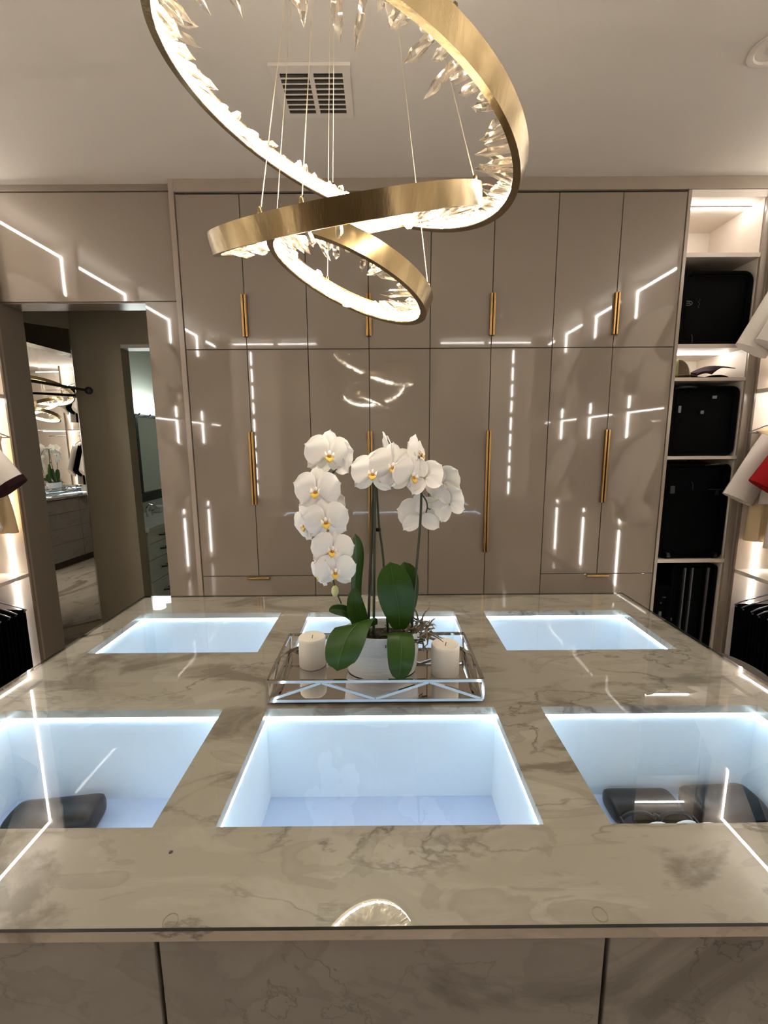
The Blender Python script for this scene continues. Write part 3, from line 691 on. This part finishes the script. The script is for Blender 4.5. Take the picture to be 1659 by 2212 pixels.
# ---------------------------------------------------------------- island
IL, IR, YF, YN = -1.0558, 1.0533, 1.8367, .5038
CX = ((-.9659, -.4108), (-.2993, .2796), (.398, .9516)); RYS = ((.6695, 1.0145), (1.3204, 1.6554))
ZT = .935; ZS = .914
def island():
    t = thing('island_cabinet', 'marble clad closet island under the glass top', 'island', (0, 1.17, 0))
    obj('carcass', MB().box(IL+.03, IR-.03, .545, .60, .1, ZS-.001).box(IL+.03, IR-.03, 1.74, 1.795, .1, ZS-.001).box(IL+.03, IL+.06, .6, 1.74, .1, ZS-.001).box(IR-.06, IR-.03, .6, 1.74, .1, ZS-.001).box(IL+.06, IR-.06, .6, 1.74, .1, .12), 'gap', t)
    obj('toe_kick', B(IL+.08, IR-.08, .58, 1.76, 0, .1), 'gap', t)
    for a, b in ((IL+.012, -.3335), (-.3265, .3155), (.3225, IR-.012)):
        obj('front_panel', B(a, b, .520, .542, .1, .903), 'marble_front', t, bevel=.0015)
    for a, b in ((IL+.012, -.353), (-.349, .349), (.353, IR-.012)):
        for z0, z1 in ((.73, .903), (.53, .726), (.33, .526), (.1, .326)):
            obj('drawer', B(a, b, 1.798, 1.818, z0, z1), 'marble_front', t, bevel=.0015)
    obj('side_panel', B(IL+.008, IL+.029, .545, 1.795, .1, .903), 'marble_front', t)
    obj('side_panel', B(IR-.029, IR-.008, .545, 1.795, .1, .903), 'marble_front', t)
    for i, (a, b) in enumerate(CX):
        for j, (c, d) in enumerate(RYS):
            zb = .677; w_ = .006; e = .003
            a2, b2, c2, d2 = a-e, b+e, c-e, d+e
            bo = obj('display_box', MB().box(a2-w_, a2, c2-w_, d2+w_, zb, ZS-.002).box(b2, b2+w_, c2-w_, d2+w_, zb, ZS-.002).box(a2, b2, c2-w_, c2, zb, ZS-.002).box(a2, b2, d2, d2+w_, zb, ZS-.002).box(a2-w_, b2+w_, c2-w_, d2+w_, zb-.008, zb-.002), 'box_white', t)
            obj('felt_base', B(a2, b2, c2, d2, zb-.0019, zb+.001), 'box_felt', bo)
            l = .004; z0, z1 = ZS-.0065, ZS-.003
            obj('led_strip', B(a2, b2, d2-l, d2-.0002, z0, z1), 'led_cool', bo)
            obj('led_strip', B(a2, b2, c2+.0002, c2+l, z0, z1), 'led_cool', bo)
            obj('led_strip', B(a2+.0002, a2+l, c2+l, d2-l, z0, z1), 'led_cool', bo)
            obj('led_strip', B(b2-l, b2-.0002, c2+l, d2-l, z0, z1), 'led_cool', bo)
    # slab with six openings
    xs = sorted([IL, IR]+[v for p in CX for v in p]); ys = sorted([YN+.003, YF]+[v for p in RYS for v in p])
    bm = bmesh.new(); V = {}
    def gv(i, j, z):
        k = (i, j, z)
        if k not in V: V[k] = bm.verts.new((xs[i], ys[j], z))
        return V[k]
    solid = lambda i, j: 0 <= i < len(xs)-1 and 0 <= j < len(ys)-1 and not (i in (1, 3, 5) and j in (1, 3))
    for i in range(len(xs)-1):
        for j in range(len(ys)-1):
            if not solid(i, j): continue
            bm.faces.new((gv(i, j, ZT), gv(i+1, j, ZT), gv(i+1, j+1, ZT), gv(i, j+1, ZT)))
            bm.faces.new((gv(i, j+1, ZS), gv(i+1, j+1, ZS), gv(i+1, j, ZS), gv(i, j, ZS)))
            for (di, dj, p, q) in ((0, -1, (i, j), (i+1, j)), (0, 1, (i+1, j+1), (i, j+1)), (-1, 0, (i, j+1), (i, j)), (1, 0, (i+1, j), (i+1, j+1))):
                if not solid(i+di, j+dj): bm.faces.new((gv(*q, ZT), gv(*p, ZT), gv(*p, ZS), gv(*q, ZS)))
    bmesh.ops.recalc_face_normals(bm, faces=bm.faces)
    me = bpy.data.meshes.new('marble_slab'); bm.to_mesh(me); bm.free(); me.materials.append(MATS['marble_top'])
    tag(link('island_worktop', me), 'beige veined marble worktop with six rectangular openings', 'countertop')
    g = MB(); x0, x1, y0, y1, z0, z1 = IL-.002, IR+.002, YN-.001, YF+.002, ZT+.0012, ZT+.0072
    g.add([(x0, y0, z0), (x1, y0, z0), (x1, y1, z0), (x0, y1, z0), (x0, y0, z1), (x1, y0, z1), (x1, y1, z1), (x0, y1, z1)], [(3, 2, 1, 0), (4, 5, 6, 7)])
    g.cur = 1; g.add([(x0, y0, z0), (x1, y0, z0), (x1, y1, z0), (x0, y1, z0), (x0, y0, z1), (x1, y0, z1), (x1, y1, z1), (x0, y1, z1)], [(0, 1, 5, 4), (1, 2, 6, 5), (2, 3, 7, 6), (3, 0, 4, 7)])
    me = g.mesh('glass', ['sheet_glass', 'glass_edge'])
    bm = bmesh.new(); bm.from_mesh(me); bmesh.ops.remove_doubles(bm, verts=bm.verts, dist=1e-6); bmesh.ops.recalc_face_normals(bm, faces=bm.faces); bm.to_mesh(me); bm.free()
    tag(link('glass_sheet', me), 'clear glass sheet with a dark green edge covering the marble island', 'glass')
    for x, y, lb in ((-.305, .517, 'clear round bumper dot under the glass near the left panel gap'), (.305, .521, 'clear round bumper dot under the glass near the right panel gap')):
        rg = [(.0105, .0001), (.0105, .0009), (.0095, .0009), (.0095, .0001)]
        mb = MB(); n = 28; vs = [(x+r*math.cos(2*PI*k/n), y+r*math.sin(2*PI*k/n), ZT+z) for k in range(n) for r, z in rg]
        mb.add(vs, [(k*4+j, ((k+1) % n)*4+j, ((k+1) % n)*4+(j+1) % 4, k*4+(j+1) % 4) for k in range(n) for j in range(4)])
        tag(obj('bumper_dot', mb, 'bumper'), lb, 'bumper')
    tag(obj('crystal_chip', MB().lathe([(.0012, .0001), (.0035, .0003), (.0030, .0009), (.0008, .001)], (-.355, .622, ZT), 7), 'gap'), 'tiny dark speck lying under the glass', 'speck')
island()

# ---------------------------------------------------------------- eyewear in the display boxes
def case(label, cx, cy, z, lx, ly, h, rz, m='black_leather', arch=.5):
    t = thing('eyewear_case', label, 'case', (cx, cy, z)); t.rotation_euler[2] = rz
    def ring(x, s):
        pts = []
        for k in range(20):
            a = 2*PI*k/20; ca, sa = math.cos(a), math.sin(a)
            e = .55
            yy = abs(ca)**e*(1 if ca > 0 else -1)*ly/2*s; zz = h*.5+abs(sa)**e*(1 if sa > 0 else -1)*h*.5*s
            if zz > h*.5: zz -= arch*h*.28*(abs(yy)/(ly/2))**2
            pts.append((x, yy, zz))
        return pts
    rings = [ring(-lx/2+lx*q, s) for q, s in ((0, .55), (.012, .8), (.04, .94), (.1, 1), (.5, 1.0), (.9, 1), (.96, .94), (.988, .8), (1, .55))]
    obj('shell', MB().loft(rings), m, t, smooth=True, local=True)
    obj('lid_seam', MB().tube([(-lx*.47, -ly*.505, h*.52), (0, -ly*.512, h*.5), (lx*.47, -ly*.505, h*.52)], .0013, 5), 'black_plastic', t, local=True)
    return t
zf = .6785
case('dark grey eyewear case in the left near display box', -.80, .925, zf, .20, .10, .062, .12, arch=.3)
case('black eyewear case behind the sunglasses in the right near display box', .640, .955, zf, .165, .085, .052, 0)
case('curved dark eyewear case at the right end of the right near display box', .835, .945, zf, .17, .10, .062, .05, arch=.1)
case('dark round-edged case half hidden at the left end of the right near display box', .470, .93, zf, .13, .09, .05, PI/2*.9)
def shades(label, x, y, z, rz, m, sc=1.0):
    t = thing('sunglasses', label, 'sunglasses', (x, y, z)); t.rotation_euler[2] = rz; t.scale = (sc, sc, sc)
    for s in (-1, 1):
        pts = [(s*.034+.030*math.cos(2*PI*k/20), 0, .026+.024*math.sin(2*PI*k/20)*(1 if math.sin(2*PI*k/20) < 0 else .85)) for k in range(21)]
        rim = obj('rim', MB().tube(pts, .0036, 6), m, t, smooth=True, local=True)
        obj('lens', MB().loft([[(p[0]*1.0, yy, p[2]) for p in pts[:-1]] for yy in (-.0008, .0008)]), 'lens_dark', rim, local=True)
        obj('temple', MB().tube([(s*.066, .0, .036), (s*.067, .05, .034), (s*.064, .11, .028), (s*.06, .135, .006)], .0028, 6), m, t, smooth=True, local=True)
    obj('bridge', MB().tube([(-.008, 0, .034), (0, -.003, .038), (.008, 0, .034)], .003, 6), m, t, smooth=True, local=True)
shades('black sunglasses lying before the black case', .640, .898, zf, PI, 'black_plastic', 1.3)
shades('white framed sunglasses in front of the black pair', .665, .880, zf, PI+.05, 'towel_white', 1.05)
shades('white framed sunglasses beside the curved dark case', .785, .872, zf, PI-.1, 'towel_white', 1.05)

# ---------------------------------------------------------------- tray, candles, planter
TX0, TX1, TY0, TY1, TZ0, TZ1 = -.300, .253, 1.031, 1.307, ZT+.0074, 1.005
def tray():
    t = thing('mirrored_tray', 'chrome framed mirrored tray with zigzag sides', 'tray', ((TX0+TX1)/2, (TY0+TY1)/2, TZ0))
    obj('mirror_base', B(TX0+.003, TX1-.003, TY0+.003, TY1-.003, TZ0+.001, TZ0+.005), 'tray_mirror', t)
    w_ = .0072
    for z in (TZ0+.0048, TZ1-.0048):
        for p, q in (((TX0, TY0), (TX1, TY0)), ((TX1, TY0), (TX1, TY1)), ((TX1, TY1), (TX0, TY1)), ((TX0, TY1), (TX0, TY0))):
            obj('rail', MB().obox((*p, z), (*q, z), w_, w_), 'chrome', t)
    za, zb = TZ0+.008, TZ1-.008
    for y in (TY0, TY1):
        xs = [TX0+.006, TX0+.138, (TX0+TX1)/2, TX1-.138, TX1-.006]
        for k in range(4):
            obj('brace', MB().obox((xs[k], y, zb if k % 2 else za), (xs[k+1], y, za if k % 2 else zb), .006, .007), 'chrome', t)
    for x in (TX0, TX1):
        ys = [TY0+.006, (TY0+TY1)/2, TY1-.006]
        for k in range(2):
            obj('brace', MB().obox((x, ys[k], zb if k % 2 else za), (x, ys[k+1], za if k % 2 else zb), .006, .007), 'chrome', t)
    for x in (TX0, TX1):
        for y in (TY0, TY1): obj('corner_post', MB().obox((x, y, za), (x, y, zb), .007, .007), 'chrome', t)
tray()
ZB = TZ0+.0052
def candle(label, x, y, h, r):
    t = thing('pillar_candle', label, 'candle', (x, y, ZB))
    obj('wax', MB().lathe([(r*.6, 0), (r*.97, .0005), (r, .004), (r, h-.008), (r*.985, h-.003), (r*.93, h), (r*.8, h-.001), (r*.45, h-.006), (.002, h-.007)], (x, y, ZB), 36), 'wax', t, smooth=True)
    obj('wick', MB().tube([(x, y, ZB+h-.008), (x+.001, y, ZB+h-.001), (x+.003, y, ZB+h+.004)], .001, 5), 'black_cotton', t)
candle('ivory pillar candle on the mirrored tray, beside the drooping dark leaf', -.214, 1.215, .090, .040)
candle('ivory pillar candle on the mirrored tray, right of the planter', .174, 1.160, .090, .040)
PX, PY = -.008, 1.185
def planter():
    t = thing('planter', 'white textured oval ceramic planter on the tray', 'planter', (PX, PY, ZB))
    obj('pot', MB().lathe([(.085, 0), (.098, .002), (.103, .02), (.110, .10), (.112, .125), (.108, .127), (.104, .118), (.098, .06)], (PX, PY, ZB), 48, 1.0, .66), 'ceramic', t, smooth=True)
    obj('soil', MB().lathe([(.100, .05), (.103, .097), (.06, .104), (.002, .107)], (PX, PY, ZB), 32, 1.0, .66), 'bark', t, smooth=True)
planter()

# ---------------------------------------------------------------- orchid
def bez(pts, n):
    P = [Vector(p) for p in pts]; P = [P[0]*2-P[1]]+P+[P[-1]*2-P[-2]]; out = []
    for i in range(1, len(P)-2):
        for k in range(n):
            t = k/n
            out.append(.5*((2*P[i])+(-P[i-1]+P[i+1])*t+(2*P[i-1]-5*P[i]+4*P[i+1]-P[i+2])*t*t+(-P[i-1]+3*P[i]-3*P[i+1]+P[i+2])*t**3))
    out.append(P[-2]); return out
def orchid():
    t = thing('orchid_plant', 'white moth orchid with arching flower sprays in the white planter', 'orchid', (PX, PY, ZB+.1))
    def petal_mesh(name, ln, wd, cup, droop, peak, m='petal'):
        def fn(u, v):
            s = (v-.5)*2
            prof = max(.0, math.sin(PI*min(1, u)**peak))**.46 if u > 0 else 0
            prof = max(prof, .12*(1-u)) if u < .3 else prof
            x = s*wd/2*prof; z = .004+u*ln*(1-.05*abs(s)); 
            y = -cup*math.sin(PI*u)*(1-s*s*.9)*.0+cup*s*s*prof-droop*u*u+.0016*math.sin(5*s+7*u)
            return (x, y, z)
        return MB().sheet(fn, 9, 8, .0009).mesh(name, m, smooth=True)
    M_pet = petal_mesh('petal', .064, .080, .006, -.008, .90); M_sep = petal_mesh('sepal', .061, .044, .005, -.010, .92)
    M_lip = MB()
    def lip(u, v):
        s = (v-.5)*2; return (s*.010*(.5+math.sin(PI*u)*.9), -.004-.018*math.sin(PI*u*.6)-.004*s*s*-1, -.002-.021*u+.006*s*s)
    M_lip.sheet(lip, 7, 6, .0014); M_lip = M_lip.mesh('lip', 'petal_core', smooth=True)
    M_thr = MB().lathe([(.0005, -.010), (.005, -.006), (.0062, 0), (.0045, .005), (.0005, .008)], (0, -.010, -.004), 10, 1.2, .8).mesh('throat', 'petal_core_dark', smooth=True)
    M_col = MB().lathe([(.0005, -.004), (.0042, -.001), (.0052, .006), (.004, .012), (.0005, .015)], (0, -.008, .001), 10).mesh('column', 'petal', smooth=True)
    lobes = MB()
    for s in (-1, 1): lobes.sheet(lambda u, v, s=s: (s*(.004+.011*u), -.008-.010*math.sin(PI*v)*u, -.004+(v-.5)*.016*(.4+u)+.004*u), 4, 4, .001)
    M_lobe = lobes.mesh('lip_lobes', 'petal', smooth=True)
    def flower(p, yaw=0, pitch=0, roll=0, s=1.0):
        e = bpy.data.objects.new('flower', None); C.objects.link(e); e.empty_display_size = .02; e.parent = t
        e.matrix_parent_inverse = Matrix.Translation(-t.location)
        e.matrix_basis = Matrix.Translation(Vector(p)) @ Matrix.Rotation(math.radians(yaw), 4, 'Z') @ Matrix.Rotation(math.radians(pitch), 4, 'X') @ Matrix.Rotation(math.radians(roll), 4, 'Y') @ Matrix.Scale(s, 4)
        for nm, me, ang, dy in (('sepal', M_sep, 0, .0025), ('sepal', M_sep, 128, .003), ('sepal', M_sep, -128, .0035), ('petal', M_pet, 72, 0), ('petal', M_pet, -72, -.0008)):
            o = link(nm, me, e, True); o.matrix_basis = Matrix.Translation((0, dy, 0)) @ Matrix.Rotation(math.radians(ang), 4, 'Y')
        for nm, me in (('lip', M_lip), ('throat', M_thr), ('column', M_col), ('side_lobes', M_lobe)): link(nm, me, e, True).scale = (.82, .9, .80)
    Y = 1.17
    # spray cascading on the left
    for a in (((-.144, Y-.005, 1.572), 18, 6, 6, 1.02), ((-.176, Y-.03, 1.478), -8, 0, 0, 1.02), ((-.152, Y-.035, 1.398), 5, 4, -8, .98), ((-.212, Y+.0, 1.383), -40, 10, -28, .92),
              ((-.138, Y-.03, 1.318), 8, 0, 10, .93), ((-.131, Y-.035, 1.260), 8, 6, 4, .90), ((-.176, Y-.01, 1.248), -48, 14, -34, .84), ((-.138, Y+.03, 1.562), 165, 0, 0, 1.0), ((-.150, Y+.03, 1.43), 160, 0, 10, .85),
              # spray arching to the right
              ((-.026, Y-.02, 1.522), -6, -4, 4, .98), ((.026, Y-.025, 1.540), 8, 2, 3, 1.0), ((.076, Y-.02, 1.515), 38, 8, 12, .96), ((.022, Y+.03, 1.578), 100, -10, 4, .9), ((.098, Y+.02, 1.572), 62, -6, 14, .88), ((.112, Y-.01, 1.508), 160, 14, 20, .86),
              ((.166, Y+.02, 1.494), 152, -8, 22, .86), ((.182, Y+.0, 1.436), 138, 0, 30, .86), ((.104, Y+.035, 1.402), 176, 6, 4, 1.0)):
        flower(*a)
    # stems
    def stem(pts, r0, r1, m='stem_dark', nm='stem'):
        q = bez(pts, 8); obj(nm, MB().tube(q, [r0+(r1-r0)*k/(len(q)-1) for k in range(len(q))], 8), m, t, smooth=True)
    b = ZB+.10
    stem([(-.045, Y+.01, b), (-.040, Y+.01, 1.2), (-.030, Y+.012, 1.40), (-.030, Y+.02, 1.53), (-.062, Y+.025, 1.555), (-.105, Y+.022, 1.550), (-.150, Y+.015, 1.50), (-.168, Y+.008, 1.40), (-.150, Y, 1.28), (-.136, Y, 1.20), (-.120, Y, 1.155)], .0042, .0022)
    stem([(-.030, Y, b), (-.026, Y, 1.25), (-.022, Y+.005, 1.45), (-.020, Y+.015, 1.545), (.03, Y+.02, 1.562), (.075, Y+.018, 1.55), (.115, Y+.018, 1.525), (.150, Y+.022, 1.49)], .0040, .002)
    stem([(.012, Y+.02, b), (.0, Y+.02, 1.27), (-.012, Y+.02, 1.38), (-.018, Y+.02, 1.49)], .0036, .003)
    stem([(.078, Y+.005, b), (.084, Y+.005, 1.16), (.096, Y+.01, 1.30), (.103, Y+.01, 1.40), (.105, Y+.012, 1.47)], .0042, .0034)
    stem([(.104, Y+.012, 1.465), (.112, Y+.014, 1.455), (.120, Y+.016, 1.44), (.122, Y+.018, 1.425), (.119, Y+.02, 1.41)], .0025, .0018)
    stem([(.120, Y+.016, 1.44), (.130, Y+.014, 1.439), (.152, Y+.008, 1.448)], .0014, .0012, 'bud_green')
    stem([(.122, Y+.018, 1.425), (.128, Y+.016, 1.420), (.131, Y+.014, 1.422)], .0018, .0012)
    obj('stem_clip', MB().lathe([(.003, -.006), (.008, -.004), (.008, .004), (.003, .006)], (-.014, Y+.01, 1.365), 10), 'black_plastic', t)
    obj('bud', MB().lathe([(.0005, -.018), (.007, -.013), (.0105, -.003), (.0095, .008), (.005, .015), (.0005, .018)], (-.137, Y, 1.192), 14), 'bud_green', t, smooth=True)
    obj('bud', MB().lathe([(.0005, -.006), (.004, -.002), (.004, .003), (.0005, .006)], (-.146, Y, 1.222), 10), 'bud_green', t, smooth=True)
    # leaves: centre line, half width, side direction
    def leaf(pts, wd, side, fold=.18, peak=.9):
        q = bez(pts, 6); n = len(q)-1; side = Vector(side).normalized()
        def fn(u, v):
            f = u*n; i = min(int(f), n-1); c = q[i].lerp(q[i+1], f-i); d = (q[i+1]-q[i]).normalized()
            sd = (side-d*side.dot(d)).normalized(); nn = d.cross(sd)
            s = (v-.5)*2; prof = max(0, math.sin(PI*min(1., (u*.93+.07))**peak))**.5
            return c+sd*s*wd*prof+nn*(-fold*wd*abs(s)*prof)
        l = obj('leaf', MB().sheet(fn, 14, 8, .0022), 'leaf', t, smooth=True)
        obj('midrib', MB().tube([q[i]+Vector((0, -.0016, .0004)) for i in range(1, n)], .0011, 5), 'leaf_vein', l)
    z = ZB+.105
    leaf([(-.035, Y-.01, z+.04), (-.060, Y-.050, z+.072), (-.092, Y-.095, z+.055), (-.114, Y-.115, z+.005), (-.124, Y-.11, z-.040)], .050, (.80, -.05, .28), .10, 1.2)
    leaf([(-.075, Y+.03, z+.07), (-.082, Y+.03, z+.15), (-.074, Y+.035, z+.24), (-.080, Y+.04, z+.295)], .020, (.75, .66, 0), .3, 1.1)
    leaf([(-.06, Y+.015, z+.02), (-.075, Y+.005, z+.07), (-.083, Y, z+.115), (-.080, Y, z+.150)], .026, (1, .2, 0), .3, .75)
    leaf([(-.06, Y+.01, z+.03), (-.10, Y+.01, z+.07), (-.135, Y+.0, z+.085), (-.155, Y-.005, z+.083)], .016, (.1, .4, 1), .3, .9)
    leaf([(.045, Y, z+.025), (.040, Y-.012, z+.095), (.028, Y-.02, z+.168), (.018, Y-.01, z+.224)], .050, (1, 0, .05), .12, 1.25)
    leaf([(.060, Y+.03, z+.02), (.066, Y+.03, z+.10), (.066, Y+.03, z+.17), (.058, Y+.035, z+.212)], .034, (1, .2, 0), .15, 1.25)
    leaf([(.035, Y-.01, z+.015), (.042, Y-.060, z+.040), (.045, Y-.095, z+.012), (.042, Y-.108, z-.035), (.037, Y-.105, z-.072)], .037, (1, 0, 0), .12, 1.05)
    leaf([(-.02, Y-.01, z+.0), (.0, Y-.03, z+.018), (.03, Y-.045, z+.016), (.055, Y-.05, z+.005)], .013, (0, -1, .3), .2, .8)
    # moss and dry roots
    rn = random.Random(5); mb = MB()
    for k in range(46):
        c = Vector((.088+rn.uniform(-.02, .045), Y+rn.uniform(-.03, .03), z+rn.uniform(-.012, .055)))
        p = [c]; d = Vector((rn.uniform(-1, 1), rn.uniform(-1, 1), rn.uniform(-.7, .8))).normalized()
        for i in range(5):
            d = (d+Vector((rn.uniform(-.8, .8), rn.uniform(-.8, .8), rn.uniform(-.8, .7)))*.6).normalized(); p.append(p[-1]+d*.010)
        mb.tube(p, [.0034, .003, .0026, .002, .0014, .0008], 5)
    o = obj('moss_tangle', mb, 'moss', t, smooth=True); o['kind'] = 'stuff'
    mb = MB()
    for k in range(70):
        c = Vector((PX+rn.uniform(-.085, .085), PY+rn.uniform(-.06, .03), z+rn.uniform(-.006, .012)))
        p = [c]; d = Vector((rn.uniform(-1, 1), rn.uniform(-1, 1), rn.uniform(-.1, .3))).normalized()
        for i in range(4):
            d = (d+Vector((rn.uniform(-.8, .8), rn.uniform(-.8, .8), rn.uniform(-.5, .4)))*.5).normalized(); p.append(p[-1]+d*.010)
        mb.tube(p, .0012, 4)
    o = obj('twig_mulch', mb, 'bark', t); o['kind'] = 'stuff'
orchid()

# ---------------------------------------------------------------- ottoman
def ottoman():
    c = (1.62, 2.10, 0)
    t = thing('round_ottoman', 'round dark taupe ottoman behind the island corner', 'ottoman', c)
    obj('cushion', MB().lathe([(.20, .10), (.305, .105), (.32, .125), (.322, .40), (.31, .435), (.27, .452), (.15, .458), (.002, .459)], c, 48), 'ottoman_fabric', t, smooth=True)
    obj('piping', MB().tube([(c[0]+.318*math.cos(2*PI*k/48), c[1]+.318*math.sin(2*PI*k/48), .425) for k in range(49)], .006, 6), 'ottoman_fabric', t, smooth=True)
    for k in range(4):
        a = PI/4+k*PI/2; obj('leg', MB().lathe([(.014, 0), (.02, .11)], (c[0]+.22*math.cos(a), c[1]+.22*math.sin(a), 0), 12), 'black_metal', t, smooth=True)
ottoman()
